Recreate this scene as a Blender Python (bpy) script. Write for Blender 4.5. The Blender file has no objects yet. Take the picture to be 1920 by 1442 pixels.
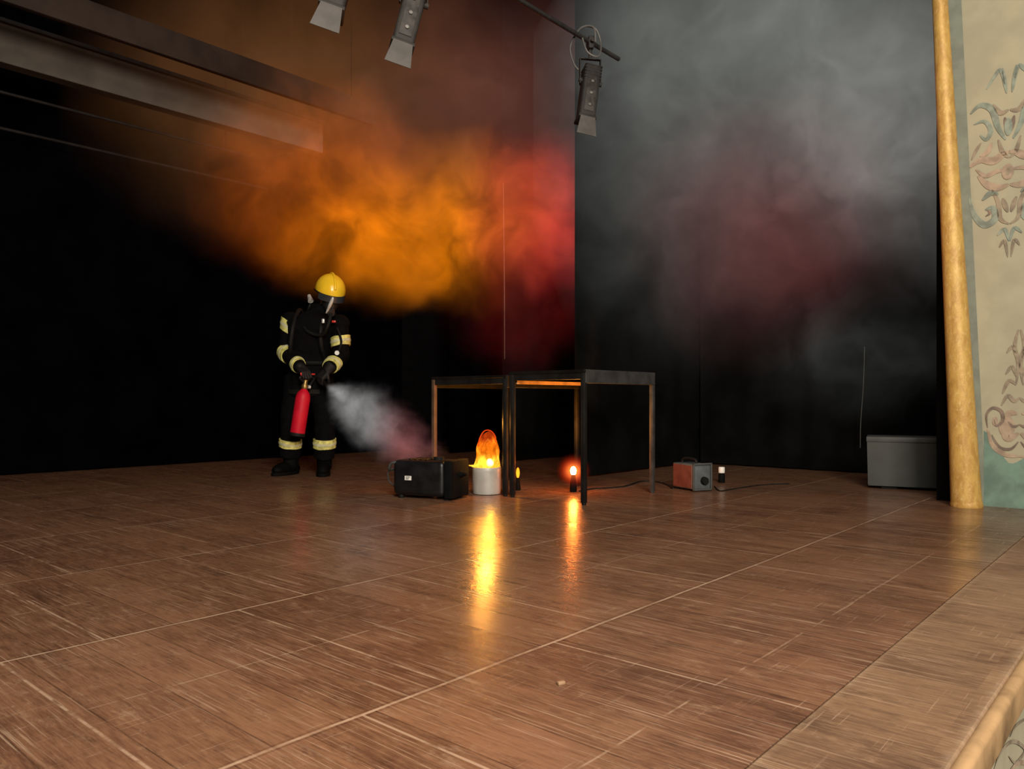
import bpy, bmesh, math, random
from mathutils import Vector, Matrix, noise
random.seed(4)
S = bpy.context.scene
C = S.collection
try:
    S.view_settings.view_transform = 'Standard'
except Exception:
    pass
sin, cos, pi = math.sin, math.cos, math.pi
R = math.radians
F = 1450.0; CX = 960.0; HY = 748.0; CH = 0.615
A = R(48.8)
U = Vector((cos(A), sin(A), 0)); V = Vector((-sin(A), cos(A), 0)); Z = Vector((0, 0, 1))
def W(u, v, z=0): return U*u + V*v + Z*z
def P(px, py, d): return Vector(((px-CX)/F*d, d, CH-(py-HY)/F*d))
def hit(px, py, n, dist):
    dr = Vector(((px-CX)/F, 1, -(py-HY)/F)); o = Vector((0, 0, CH))
    return o + dr*((dist-n.dot(o))/n.dot(dr))
# ------------------------------------------------------------------ materials
class NT:
    def __init__(s, name):
        s.mt = bpy.data.materials.new(name); s.mt.use_nodes = True
        s.t = s.mt.node_tree; s.t.nodes.clear()
        s.out = s.n('ShaderNodeOutputMaterial')
    def n(s, typ, **kw):
        nd = s.t.nodes.new(typ)
        for k, v in kw.items(): setattr(nd, k, v)
        return nd
    def l(s, a, b): s.t.links.new(a, b)
    def set(s, sock, v):
        if isinstance(v, bpy.types.NodeSocket): s.l(v, sock)
        else: sock.default_value = v
    def m(s, op, a, b=None, c=None):
        nd = s.n('ShaderNodeMath', operation=op)
        s.set(nd.inputs[0], a)
        if b is not None: s.set(nd.inputs[1], b)
        if c is not None: s.set(nd.inputs[2], c)
        return nd.outputs[0]
    def vm(s, op, a, b=None):
        nd = s.n('ShaderNodeVectorMath', operation=op)
        s.set(nd.inputs[0], a)
        if b is not None:
            if op == 'SCALE': s.set(nd.inputs[3], b)
            else: s.set(nd.inputs[1], b)
        return nd.outputs[1] if op in ('LENGTH', 'DOT_PRODUCT') else nd.outputs[0]
    def noise(s, vec, scale, detail=4, rough=.55, dist=0):
        nd = s.n('ShaderNodeTexNoise')
        s.set(nd.inputs['Vector'], vec)
        nd.inputs['Scale'].default_value = scale; nd.inputs['Detail'].default_value = detail
        nd.inputs['Roughness'].default_value = rough; nd.inputs['Distortion'].default_value = dist
        return nd
    def ss(s, x, a, b, lo=0., hi=1.):
        nd = s.n('ShaderNodeMapRange', interpolation_type='SMOOTHSTEP')
        s.set(nd.inputs[0], x); s.set(nd.inputs[1], a); s.set(nd.inputs[2], b)
        s.set(nd.inputs[3], lo); s.set(nd.inputs[4], hi)
        return nd.outputs[0]
    def mix(s, f, a, b):
        nd = s.n('ShaderNodeMix', data_type='RGBA')
        s.set(nd.inputs[0], f)
        for i, v in ((6, a), (7, b)):
            if not isinstance(v, bpy.types.NodeSocket) and len(v) == 3: v = (*v, 1)
            s.set(nd.inputs[i], v)
        return nd.outputs[2]
    def coords(s): return s.n('ShaderNodeTexCoord').outputs['Object']
    def scale(s, vec, sc):
        nd = s.n('ShaderNodeMapping'); s.l(vec, nd.inputs[0]); nd.inputs[3].default_value = sc
        return nd.outputs[0]
    def sep(s, vec):
        nd = s.n('ShaderNodeSeparateXYZ'); s.l(vec, nd.inputs[0]); return nd.outputs
def mat(name, col, rough=.6, metal=0., var=.25, nscale=12, bump=.0, spec=.5):
    t = NT(name); b = t.n('ShaderNodeBsdfPrincipled'); co = t.coords()
    nz = t.noise(co, nscale, 5)
    lo = tuple(c*(1-var) for c in col); hi = tuple(min(1, c*(1+var)) for c in col)
    t.l(t.mix(t.ss(nz.outputs[0], .3, .7), lo, hi), b.inputs['Base Color'])
    t.l(t.ss(nz.outputs[0], .3, .7, max(.03, rough-.08), min(1, rough+.08)), b.inputs['Roughness'])
    b.inputs['Metallic'].default_value = metal; b.inputs['Specular IOR Level'].default_value = spec
    if bump:
        bp = t.n('ShaderNodeBump'); bp.inputs['Strength'].default_value = bump; bp.inputs['Distance'].default_value = .01
        t.l(nz.outputs[0], bp.inputs['Height']); t.l(bp.outputs[0], b.inputs['Normal'])
    t.l(b.outputs[0], t.out.inputs[0])
    return t.mt
def floor_mat(name, light, dark, seams=True, gloss=.3, ve=.557, vf=.30):
    t = NT(name); b = t.n('ShaderNodeBsdfPrincipled'); co = t.coords(); x, y, z = t.sep(co)
    wob = t.noise(co, 3, 2)
    row = t.m('FLOOR', t.m('DIVIDE', t.m('SUBTRACT', y, 1.21), .875))
    xo = t.m('ADD', x, t.m('MULTIPLY', row, .37))
    cell = t.m('FLOOR', t.m('DIVIDE', xo, .15))
    wn = t.n('ShaderNodeTexWhiteNoise', noise_dimensions='2D')
    cv = t.n('ShaderNodeCombineXYZ'); t.l(cell, cv.inputs[0]); t.l(row, cv.inputs[1]); t.l(cv.outputs[0], wn.inputs['Vector'])
    g1 = t.noise(t.scale(co, (26, 2.6, 1)), 1.6, 7, .70, .8)
    g2 = t.noise(t.scale(co, (110, 9, 1)), 1.5, 4, .68)
    big = t.noise(co, 1.8, 6, .70)
    f = t.m('ADD', t.m('MULTIPLY', g1.outputs[0], .45), t.m('MULTIPLY', g2.outputs[0], .55))
    f = t.m('ADD', f, t.m('MULTIPLY', t.m('SUBTRACT', big.outputs[0], .5), .55))
    f = t.m('ADD', f, t.m('MULTIPLY', t.m('SUBTRACT', wn.outputs[0], .5), .12))
    col = t.mix(t.ss(f, .28, .7), dark, light)
    sc = t.noise(t.scale(co, (6, 2.2, 1)), 3.0, 8, .82)
    col = t.mix(t.m('MULTIPLY', t.ss(sc.outputs[0], .53, .68), .5), col, (.32, .205, .132))
    di = t.noise(t.scale(co, (4.5, 1.3, 1)), 1.9, 7, .78)
    col = t.mix(t.m('MULTIPLY', t.ss(di.outputs[0], .52, .68), .5), col, (.028, .0135, .0085))
    s3 = t.noise(co, 2.3, 3)
    s2 = t.noise(t.scale(co, (2.5, 70, 1)), 2., 3, .6)
    col = t.mix(t.m('MULTIPLY', t.m('MULTIPLY', t.ss(s2.outputs[0], .61, .68), t.ss(s3.outputs[0], .46, .6)), .45), col, (.35, .235, .16))
    s4 = t.noise(t.scale(co, (90, 1.4, 1)), 2., 3, .6)
    col = t.mix(t.m('MULTIPLY', t.m('MULTIPLY', t.ss(s4.outputs[0], .56, .65), t.ss(s3.outputs[0], .64, .42)), .7), col, (.35, .235, .16))
    if seams:
        yy = t.m('ADD', y, t.m('MULTIPLY', t.m('SUBTRACT', wob.outputs[0], .5), .014))
        ds = t.m('PINGPONG', t.m('SUBTRACT', yy, 1.21), .4375)
        worn = t.noise(co, 6, 4, .75)
        ln = t.m('MULTIPLY', t.ss(ds, .002, .006, 1, 0), t.ss(worn.outputs[0], .32, .6, .2, .85))
        dk = t.m('MULTIPLY', t.ss(t.m('ABSOLUTE', t.m('SUBTRACT', ds, .009)), .001, .004, 1, 0), .3)
        pl = t.m('PINGPONG', xo, .075)
        dp = t.m('MULTIPLY', t.ss(pl, .0008, .0026, 1, 0), t.ss(worn.outputs[0], .35, .6, .25, .65))
        pl2 = t.m('PINGPONG', t.m('ADD', xo, .03), .3)
        lp = t.m('MULTIPLY', t.ss(pl2, .0015, .0048, 1, 0), t.ss(worn.outputs[0], .40, .56, .15, .8))
        ds2 = t.m('PINGPONG', t.m('SUBTRACT', yy, 1.64), .4375)
        l2 = t.m('MULTIPLY', t.ss(ds2, .001, .004, 1, 0), t.ss(worn.outputs[0], .42, .6, .0, .6))
        col = t.mix(dk, col, (.024, .012, .007)); col = t.mix(dp, col, (.026, .013, .008))
        col = t.mix(lp, col, (.38, .26, .178)); col = t.mix(l2, col, (.36, .248, .17)); col = t.mix(ln, col, (.42, .295, .205))
    else:
        ed = t.m('MINIMUM', t.m('ABSOLUTE', t.m('SUBTRACT', y, ve)), t.m('ABSOLUTE', t.m('SUBTRACT', y, vf)))
        col = t.mix(t.m('MULTIPLY', t.ss(t.m('ADD', ed, t.m('MULTIPLY', t.m('SUBTRACT', sc.outputs[0], .3), .1)), .0, .045, 1, 0), .6), col, (.38, .275, .18))
    t.l(col, b.inputs['Base Color'])
    t.l(t.ss(f, .3, .7, gloss+.16, gloss), b.inputs['Roughness'])
    b.inputs['Specular IOR Level'].default_value = .26
    bp = t.n('ShaderNodeBump'); bp.inputs['Strength'].default_value = .15; bp.inputs['Distance'].default_value = .004
    t.l(f, bp.inputs['Height']); t.l(bp.outputs[0], b.inputs['Normal'])
    t.l(b.outputs[0], t.out.inputs[0])
    return t.mt
M = {}
M['floor'] = floor_mat('stage_boards', (.212, .107, .060), (.078, .035, .0205), gloss=.18)
M['lip'] = floor_mat('worn_edge_board', (.215, .128, .074), (.09, .047, .028), False, gloss=.45)
M['curtain'] = mat('black_drape', (.0010, .0012, .0020), .95, var=.4, nscale=3, spec=.0)
M['curtain2'] = mat('charcoal_drape', (.0035, .0036, .0038), .95, var=.4, nscale=3, spec=.04)
M['blackwall'] = mat('black_paint', (.003, .003, .0035), .9, spec=.05)
M['ceil'] = mat('dark_ceiling', (.008, .006, .005), .9, spec=.05)
M['beam'] = mat('beam_paint', (.085, .074, .064), .75, var=.2, nscale=4, spec=.2)
M['brownbeam'] = mat('brown_beam', (.028, .018, .014), .75, var=.3, nscale=4, spec=.2)
M['pipe'] = mat('pipe_steel', (.03, .027, .027), .5, .3)
M['darkpipe'] = mat('dark_pipe', (.013, .011, .011), .6, .1, spec=.2)
M['cream'] = mat('cream_plaster', (.335, .308, .215), .8, var=.1, nscale=5, bump=.15)
M['shadowstrip'] = mat('painted_shadow_strip', (.175, .192, .154), .8, var=.15)  # shadow beside the column, painted along the wall edge
M['teal'] = mat('teal_paint', (.125, .20, .16), .8, var=.25, nscale=9)
M['tealdark'] = mat('faded_teal_paint', (.198, .226, .184), .8, var=.3, nscale=20)
M['brownpaint'] = mat('brown_paint', (.23, .185, .132), .8, var=.3, nscale=20)
M['pinkpaint'] = mat('pink_paint', (.305, .228, .163), .8, var=.25, nscale=20)
M['darkpaint'] = mat('dark_paint', (.175, .128, .098), .8, var=.3, nscale=20)
M['black'] = mat('black_metal', (.006, .006, .006), .5, .0, spec=.25)
M['desk'] = mat('black_desk_metal', (.0075, .007, .0068), .5, spec=.2)
M['desklit'] = mat('desk_metal_lit', (.032, .031, .030), .45, spec=.3)  # lit copy of the desk metal, lighter tone painted in
M['deskleglit'] = mat('flame_lit_leg', (.07, .042, .026), .5, spec=.3)  # one leg browned to carry the flame's orange light
M['catcher'] = mat('pale_glow_catcher', (.60, .38, .20), .6)
M['desktop'] = mat('dark_desk_laminate', (.005, .0048, .0046), .6, spec=.1)
M['plastic'] = mat('black_plastic', (.006, .006, .007), .4, spec=.3)
M['rubber'] = mat('rubber', (.005, .005, .005), .7, spec=.2)
M['endblack'] = mat('matt_black', (.003, .003, .003), .8, spec=.08)
M['grey'] = mat('grey_plastic', (.048, .052, .050), .6, var=.1, spec=.3)
M['greylid'] = mat('grey_lid', (.060, .064, .062), .55, var=.1, spec=.3)
M['greymetal'] = mat('grey_metal', (.085, .095, .10), .5, .1, var=.15)
M['redspill'] = mat('red_spill_paint', (.13, .038, .028), .5, var=.2)  # reddish colour painted in place of the red lamp's spill
M['white'] = mat('white_plastic', (.75, .73, .69), .5, var=.05)
M['pot'] = mat('pale_grey_pot', (.36, .35, .32), .45, .1, var=.1)
M['lamp'] = mat('lamp_housing', (.024, .022, .021), .65, var=.25, spec=.2)
M['lampplate'] = mat('lamp_plate', (.036, .033, .031), .6, var=.45, nscale=25, spec=.2)
M['flap'] = mat('pale_barn_door', (.078, .072, .068), .6, var=.15, spec=.2)
M['screw'] = mat('bright_screw', (.15, .14, .13), .5, .2)
M['whitecable'] = mat('pale_cable', (.07, .067, .065), .5)
M['cable'] = mat('black_cable', (.010, .009, .008), .6, spec=.2)
M['coat'] = mat('black_turnout_cloth', (.0024, .0024, .0030), .9, var=.4, nscale=30, bump=.3, spec=.08)
M['skin'] = mat('skin', (.42, .24, .17), .6)
M['glove'] = mat('black_glove', (.007, .006, .006), .65, bump=.2, spec=.3)
M['boot'] = mat('black_boot', (.0022, .0022, .0022), .7, spec=.06)
M['band'] = mat('yellow_reflective_band', (.58, .55, .17), .5, var=.35, nscale=25)
M['bandsilver'] = mat('silver_reflective_stripe', (.55, .55, .36), .4, var=.2)
M['helmet'] = mat('yellow_helmet', (.93, .58, .025), .3, var=.06)
M['visor'] = mat('clear_visor', (.03, .035, .04), .08, spec=.9)
M['mask'] = mat('mask_rubber', (.007, .007, .008), .5)
M['silver'] = mat('silver', (.6, .6, .58), .35, .4)
M['dullsilver'] = mat('dull_silver', (.36, .36, .35), .4, .2, var=.4, nscale=40)
M['red'] = mat('red_enamel', (.50, .006, .022), .5, var=.08, spec=.25)
M['redsmall'] = mat('red_plastic', (.5, .03, .02), .4)
M['brass'] = mat('brass', (.3, .2, .07), .4, .8)
M['ink'] = mat('ink', (.03, .03, .03), .6)
M['chip'] = mat('wood_chip', (.3, .18, .1), .7)
M['goldedge'] = mat('worn_pale_edge', (.245, .155, .078), .65, var=.5, nscale=6, bump=.25, spec=.25)
def gold_mat(name, base, mid, hi, bump=.3):
    t = NT(name); b = t.n('ShaderNodeBsdfPrincipled'); co = t.coords()
    a = t.noise(t.scale(co, (6, 6, 2.6)), 3.4, 7, .68, .5); c = t.noise(t.scale(co, (12, 12, 6)), 5, 6, .75)
    col = t.mix(t.ss(a.outputs[0], .32, .66), base, mid)
    col = t.mix(t.m('MULTIPLY', t.ss(c.outputs[0], .52, .70), .55), col, hi)
    t.l(col, b.inputs['Base Color']); b.inputs['Metallic'].default_value = .12
    t.l(t.ss(c.outputs[0], .3, .7, .38, .6), b.inputs['Roughness']); b.inputs['Specular IOR Level'].default_value = .4
    bp = t.n('ShaderNodeBump'); bp.inputs['Strength'].default_value = bump; bp.inputs['Distance'].default_value = .006
    t.l(c.outputs[0], bp.inputs['Height']); t.l(bp.outputs[0], b.inputs['Normal'])
    t.l(b.outputs[0], t.out.inputs[0]); return t.mt
M['gold'] = gold_mat('aged_gilding', (.39, .215, .055), (.55, .35, .095), (.72, .56, .27), .3)
def emit_mat(name, c1, c2, s, nscale=10):
    t = NT(name); e = t.n('ShaderNodeEmission'); nz = t.noise(t.coords(), nscale, 3)
    t.l(t.mix(t.ss(nz.outputs[0], .35, .65), c1, c2), e.inputs[0]); e.inputs[1].default_value = s
    t.l(e.outputs[0], t.out.inputs[0])
    return t.mt
def flame_mat():
    t = NT('amber_flame'); e = t.n('ShaderNodeEmission'); co = t.coords(); x, y, z = t.sep(co)
    nz = t.noise(t.scale(co, (1, 1, .5)), 20, 4, .65, .6); n2 = t.noise(co, 13, 2)
    h = t.m('ADD', z, t.m('MULTIPLY', t.m('SUBTRACT', n2.outputs[0], .5), .20))
    c = t.mix(t.ss(h, .20, .29), (1, .48, .03), (1, .19, .006)); c = t.mix(t.ss(h, .30, .39), c, (.85, .07, .006))
    c = t.mix(t.ss(nz.outputs[0], .56, .72), c, (1, .32, .02))
    t.l(c, e.inputs[0]); s = t.m('MULTIPLY', t.ss(h, .18, .40, 2.4, .6), t.ss(nz.outputs[0], .34, .66, .3, 1.2)); t.l(s, e.inputs[1])
    tr = t.n('ShaderNodeBsdfTransparent'); mx = t.n('ShaderNodeMixShader'); t.l(t.ss(nz.outputs[0], .3, .6, .6, .88), mx.inputs[0])
    t.l(tr.outputs[0], mx.inputs[1]); t.l(e.outputs[0], mx.inputs[2]); t.l(mx.outputs[0], t.out.inputs[0])
    return t.mt
M['flame'] = flame_mat()
M['flamered'] = emit_mat('red_flame_rim', (.9, .04, .004), (1, .10, .008), .9)
M['bulb'] = emit_mat('amber_bulb', (1, .42, .025), (1, .46, .035), 95)
M['amberglow'] = emit_mat('small_amber_glow', (1, .30, .012), (1, .36, .02), 2.2)
M['redbulb'] = emit_mat('red_bulb', (1, .22, .03), (1, .25, .04), 250)
# ------------------------------------------------------------------ mesh helpers
def merge(bm, tb, mtx=None, mi=0):
    if mtx is not None: tb.transform(mtx)
    for f in tb.faces: f.material_index = mi
    me = bpy.data.meshes.new('tmp'); tb.to_mesh(me); tb.free()
    n0 = len(bm.faces); bm.from_mesh(me); bpy.data.meshes.remove(me)
    bm.faces.ensure_lookup_table()
    for f in bm.faces[n0:]: f.material_index = mi
def box(bm, c, s, rot=None, bev=0, mi=0, seg=2, mtx=None):
    tb = bmesh.new(); bmesh.ops.create_cube(tb, size=1)
    tb.transform(Matrix.Diagonal((*s, 1)))
    if bev: bmesh.ops.bevel(tb, geom=list(tb.edges), offset=bev, segments=seg, profile=.5, affect='EDGES')
    m = Matrix.Translation(c)
    if rot is not None: m = m @ rot.to_4x4()
    if mtx is not None: m = mtx @ m
    merge(bm, tb, m, mi)
def ellip(bm, c, r, mtx=None, mi=0, sub=3):
    tb = bmesh.new(); bmesh.ops.create_icosphere(tb, subdivisions=sub, radius=1)
    m = Matrix.Translation(c) @ Matrix.Diagonal((*r, 1))
    if mtx is not None: m = mtx @ m
    merge(bm, tb, m, mi)
def rings(bm, rs, cap=True, mi=0, closed=True):
    tb = bmesh.new(); vs = [[tb.verts.new(p) for p in r] for r in rs]
    n = len(rs[0])
    for a, b in zip(vs, vs[1:]):
        for i in range(n if closed else n-1):
            j = (i+1) % n
            tb.faces.new((a[i], a[j], b[j], b[i]))
    if cap:
        tb.faces.new(list(reversed(vs[0]))); tb.faces.new(vs[-1])
    bmesh.ops.recalc_face_normals(tb, faces=list(tb.faces))
    merge(bm, tb, None, mi)
def tube(bm, pts, rad, n=12, cap=True, mi=0):
    pts = [Vector(p) for p in pts]
    if not hasattr(rad, '__len__'): rad = [rad]*len(pts)
    if len(rad) < len(pts):
        k = len(rad); q = len(pts)-1
        rad = [rad[min(k-1, int(round(i/q*(k-1))))] for i in range(len(pts))]
    rs = []; up = None
    for i, p in enumerate(pts):
        t = (pts[min(i+1, len(pts)-1)]-pts[max(i-1, 0)]).normalized()
        if up is None:
            up = Vector((0, 0, 1)) if abs(t.z) < .9 else Vector((1, 0, 0))
        up = (up - t*up.dot(t)).normalized(); sd = t.cross(up)
        rs.append([p + (up*cos(2*pi*k/n) + sd*sin(2*pi*k/n))*rad[i] for k in range(n)])
    rings(bm, rs, cap, mi)
def lathe(bm, prof, n=24, mtx=None, cap=True, mi=0):
    rs = [[Vector((r*cos(2*pi*k/n), r*sin(2*pi*k/n), z)) for k in range(n)] for r, z in prof]
    if mtx is not None: rs = [[mtx @ p for p in r] for r in rs]
    rings(bm, rs, cap, mi)
def spline(pts, k=8):
    pts = [Vector(p) for p in pts]; out = []
    q = [pts[0]]+pts+[pts[-1]]
    for i in range(1, len(q)-2):
        for j in range(k):
            t = j/k; a, b, c, d = q[i-1], q[i], q[i+1], q[i+2]
            out.append(.5*((2*b)+(c-a)*t+(2*a-5*b+4*c-d)*t*t+(-a+3*b-3*c+d)*t**3))
    out.append(pts[-1]); return out
def mobj(name, bm, mats, parent=None, loc=None, rotz=None, smooth=40):
    me = bpy.data.meshes.new(name); bm.to_mesh(me); bm.free()
    if not isinstance(mats, (list, tuple)): mats = [mats]
    for m in mats: me.materials.append(M[m] if isinstance(m, str) else m)
    if smooth:
        for p in me.polygons: p.use_smooth = True
        me.set_sharp_from_angle(angle=R(smooth))
    o = bpy.data.objects.new(name, me); C.objects.link(o)
    if parent: o.parent = parent
    if loc is not None: o.location = loc
    if rotz is not None: o.rotation_euler = (0, 0, rotz)
    return o
def remesh(bm, vox, it=4):
    me = bpy.data.meshes.new('rm'); bm.to_mesh(me); bm.free()
    o = bpy.data.objects.new('rm', me); C.objects.link(o)
    r = o.modifiers.new('r', 'REMESH'); r.mode = 'VOXEL'; r.voxel_size = vox
    s = o.modifiers.new('s', 'SMOOTH'); s.factor = .5; s.iterations = it
    dg = bpy.context.evaluated_depsgraph_get()
    m2 = bpy.data.meshes.new_from_object(o.evaluated_get(dg))
    bpy.data.objects.remove(o); nb = bmesh.new(); nb.from_mesh(m2); bpy.data.meshes.remove(m2); bpy.data.meshes.remove(me)
    return nb
def tag(o, label, cat, group=None, kind=None):
    o['label'] = label; o['category'] = cat
    if group: o['group'] = group
    if kind: o['kind'] = kind
    return o
def empty(name, loc, rotz=0):
    o = bpy.data.objects.new(name, None); C.objects.link(o); o.location = loc; o.rotation_euler = (0, 0, rotz); o.empty_display_size = .1
    return o
def struct(name, bm, mats, **k):
    o = mobj(name, bm, mats, **k); o['kind'] = 'structure'; return o
# ------------------------------------------------------------------ the setting (local x = along stage edge, y = upstage)
UL, UR, VB, VE, VF = -2.0, 7.0, 7.35, .557, .30
bm = bmesh.new(); box(bm, ((UL+UR)/2, (VE+VB)/2, -.06), (UR-UL, VB-VE, .12)); struct('floor', bm, 'floor', rotz=A, smooth=0)
bm = bmesh.new(); box(bm, ((UL+UR)/2, (VE+VF)/2-.001, -.058), (UR-UL, VE-VF-.004, .122), bev=.004); struct('trim_1', bm, 'lip', rotz=A, smooth=0)
bm = bmesh.new()
box(bm, ((UL+UR)/2, VF-.010, -.040), (UR-UL, .030, .078), bev=.012, seg=4); box(bm, ((UL+UR)/2, VF+.0, -.090), (UR-UL, .02, .020), bev=.006, seg=3)
struct('trim_2', bm, 'goldedge', rotz=A)
def ribbon(bm, pts, w, nrm, mi, taper=True):
    pts = spline(pts, 6); n = len(pts); L = []; Rr = []
    for i, p in enumerate(pts):
        t = (pts[min(i+1, n-1)]-pts[max(i-1, 0)]).normalized(); s = t.cross(nrm).normalized()
        k = (.25+.75*sin(pi*min(1, max(0, i/(n-1)))))if taper else 1
        L.append(bm.verts.new(p+s*w*k/2)); Rr.append(bm.verts.new(p-s*w*k/2))
    for i in range(n-1):
        f = bm.faces.new((L[i], L[i+1], Rr[i+1], Rr[i])); f.material_index = mi
def disc(bm, c, ax, ay, ra, rb, mi, n=18):
    f = bm.faces.new([bm.verts.new(c+ax*ra*cos(2*pi*k/n)+ay*rb*sin(2*pi*k/n)) for k in range(n)]); f.material_index = mi
# front apron wall below the lip
bm = bmesh.new(); box(bm, W((UL+UR)/2, VF+.06, -.68), (UR-UL, .1, 1.18), rot=Matrix.Rotation(A, 3, 'Z'))
NF = -V; dF = NF.dot(W(0, VF+.008))
def fp(px, py): return hit(px, py, NF, dF)
for pts, w, mi in (([(1862, 1452), (1876, 1412), (1900, 1390), (1922, 1406), (1905, 1430), (1892, 1418)], .010, 1), ([(1892, 1448), (1912, 1430), (1940, 1436)], .012, 2), ([(1894, 1382), (1908, 1358), (1935, 1342)], .008, 1)):
    ribbon(bm, [fp(*p) for p in pts], w, NF, mi)
struct('wall_front', bm, ['cream', 'brownpaint', 'pinkpaint'], smooth=0)
bm = bmesh.new(); box(bm, ((UL+UR)/2, -2.2, -1.30), (UR-UL+2, 5.2, .06)); struct('floor_auditorium', bm, mat('carpet', (.03, .015, .012), .95), rotz=A, smooth=0)
# back, wing side, ceiling
bm = bmesh.new(); box(bm, ((UL+UR)/2, VB+.05, 2.2), (UR-UL, .1, 4.6)); struct('wall_back', bm, 'blackwall', rotz=A, smooth=0)
bm = bmesh.new(); box(bm, (UR+.05, (VB+.9)/2, 2.2), (.1, VB-.7, 4.6)); struct('wall_wing', bm, 'blackwall', rotz=A, smooth=0)
bm = bmesh.new(); box(bm, ((UL+UR)/2, (VB+.9)/2, 4.55), (UR-UL, VB-.7, .1)); struct('ceiling', bm, 'ceil', rotz=A, smooth=0)
# painted proscenium wall (plane perpendicular to U)
w0 = Vector((2.71, 4.46, 0)); NW = -U; dW = NW.dot(w0)
def wp(px, py, off=.0): return hit(px, py, NW, dW) + NW*off
def wt(t, z, off=0): return w0 - V*t + Z*z + NW*off
bm = bmesh.new()
zt = 4.5; lean = .125/2.93; TB = -.07
prof = [(TB, -1.2), (TB, 0), (TB-lean*zt, zt), (1.3, zt), (1.3, -1.2)]
fr = [bm.verts.new(wt(t, z)) for t, z in prof]; bk = [bm.verts.new(wt(t, z)+U*.25) for t, z in prof]
bm.faces.new(fr); bm.faces.new(list(reversed(bk)))
for i in range(5):
    j = (i+1) % 5; bm.faces.new((fr[j], fr[i], bk[i], bk[j]))
def poly(pts, mi): 
    f = bm.faces.new([bm.verts.new(p) for p in pts]); f.material_index = mi
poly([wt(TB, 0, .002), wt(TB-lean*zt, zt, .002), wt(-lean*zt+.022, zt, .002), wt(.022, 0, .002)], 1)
dz = [wt(.010, 0, .0025), wt(1.2, 0, .0025)]
top = []
for k in range(60):
    t = 1.2-(1.19)*k/59
    top.append(wt(t, .44-.17*min(1, max(0, (t-.010)*9))+.02*sin((t-.02)*38), .0025))
poly(dz+top, 2)
axt = wp(1893, 300)
def mir(p):
    t = (axt-p).dot(V); return p + V*2*t
def orn(pts, w, mi, off=.004, both=True):
    q = [wp(x, y, off) for x, y in pts]; ribbon(bm, q, w*1.12, NW, mi)
    if both: ribbon(bm, [mir(p) for p in q], w*1.12, NW, mi)
TE, BR, PK, DK = 3, 4, 5, 6
for pts, w, mi in (
    ([(1850, 168), (1866, 142), (1876, 132), (1884, 158)], .018, TE), ([(1880, 128), (1888, 175)], .018, TE),
    ([(1820, 214), (1838, 198), (1860, 206), (1872, 240), (1886, 262)], .030, TE),
    ([(1826, 234), (1846, 228), (1858, 244), (1850, 262), (1838, 254)], .022, TE),
    ([(1862, 196), (1876, 212), (1892, 206)], .024, BR), ([(1872, 262), (1880, 285), (1892, 296)], .020, BR),
    ([(1818, 314), (1840, 300), (1862, 302), (1880, 290), (1894, 284)], .040, PK), ([(1834, 330), (1852, 347), (1872, 352), (1892, 346)], .038, PK),
    ([(1830, 318), (1848, 330), (1868, 322), (1890, 318)], .024, PK), ([(1860, 268), (1852, 285), (1838, 294)], .026, PK),
    ([(1818, 372), (1826, 402), (1846, 422), (1866, 410), (1862, 390), (1848, 394)], .034, TE),
    ([(1860, 356), (1872, 380), (1876, 410), (1892, 420)], .022, BR), ([(1870, 442), (1884, 430), (1892, 452)], .018, TE),
    ([(1874, 464), (1884, 452), (1890, 482)], .016, BR), ([(1842, 376), (1858, 362), (1872, 366)], .028, TE),
    ([(1840, 268), (1832, 280), (1822, 300)], .016, BR), ([(1884, 220), (1890, 248)], .02, DK), ([(1880, 372), (1890, 398)], .024, BR), ([(1848, 406), (1856, 400), (1852, 394)], .012, DK)):
    orn(pts, w, mi)
disc(bm, wp(1890, 322, .0045), V, Z, .03, .045, PK); disc(bm, wp(1891, 238, .0045), V, Z, .02, .05, TE); disc(bm, wp(1890, 322, .005), V, Z, .012, .02, BR)
axt = wp(1912, 700)
for pts, w, mi in (
    ([(1910, 618), (1903, 650), (1910, 680), (1906, 720)], .020, BR), ([(1888, 662), (1900, 650), (1908, 672)], .018, BR),
    ([(1886, 702), (1898, 688), (1906, 706)], .018, BR), ([(1880, 738), (1892, 714), (1906, 722)], .018, BR),
    ([(1852, 802), (1850, 778), (1862, 765), (1878, 772), (1880, 790), (1868, 798), (1864, 786)], .017, DK),
    ([(1852, 805), (1862, 835), (1885, 852), (1912, 856)], .026, PK), ([(1860, 815), (1874, 838), (1895, 842), (1910, 828)], .015, DK),
    ([(1878, 760), (1890, 742), (1902, 752), (1912, 745)], .020, BR), ([(1882, 792), (1893, 775), (1908, 776)], .03, PK),
    ([(1880, 805), (1890, 822), (1910, 812)], .034, PK), ([(1890, 790), (1900, 800), (1912, 796)], .015, DK)):
    orn(pts, w, mi)
disc(bm, wp(1888, 800, .0038), V, Z, .04, .06, PK); disc(bm, wp(1866, 790, .0038), V, Z, .014, .026, PK)
struct('wall_right', bm, ['cream', 'shadowstrip', 'teal', 'tealdark', 'brownpaint', 'pinkpaint', 'darkpaint'], smooth=0)
# black return behind the column
bm = bmesh.new(); pb = P(1786, 900, 4.66); box(bm, (pb.x, pb.y+.05, 2.2), (.11, .1, 4.4), rot=Matrix.Rotation(A, 3, 'Z')); struct('wall_return', bm, 'blackwall', smooth=0)
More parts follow.
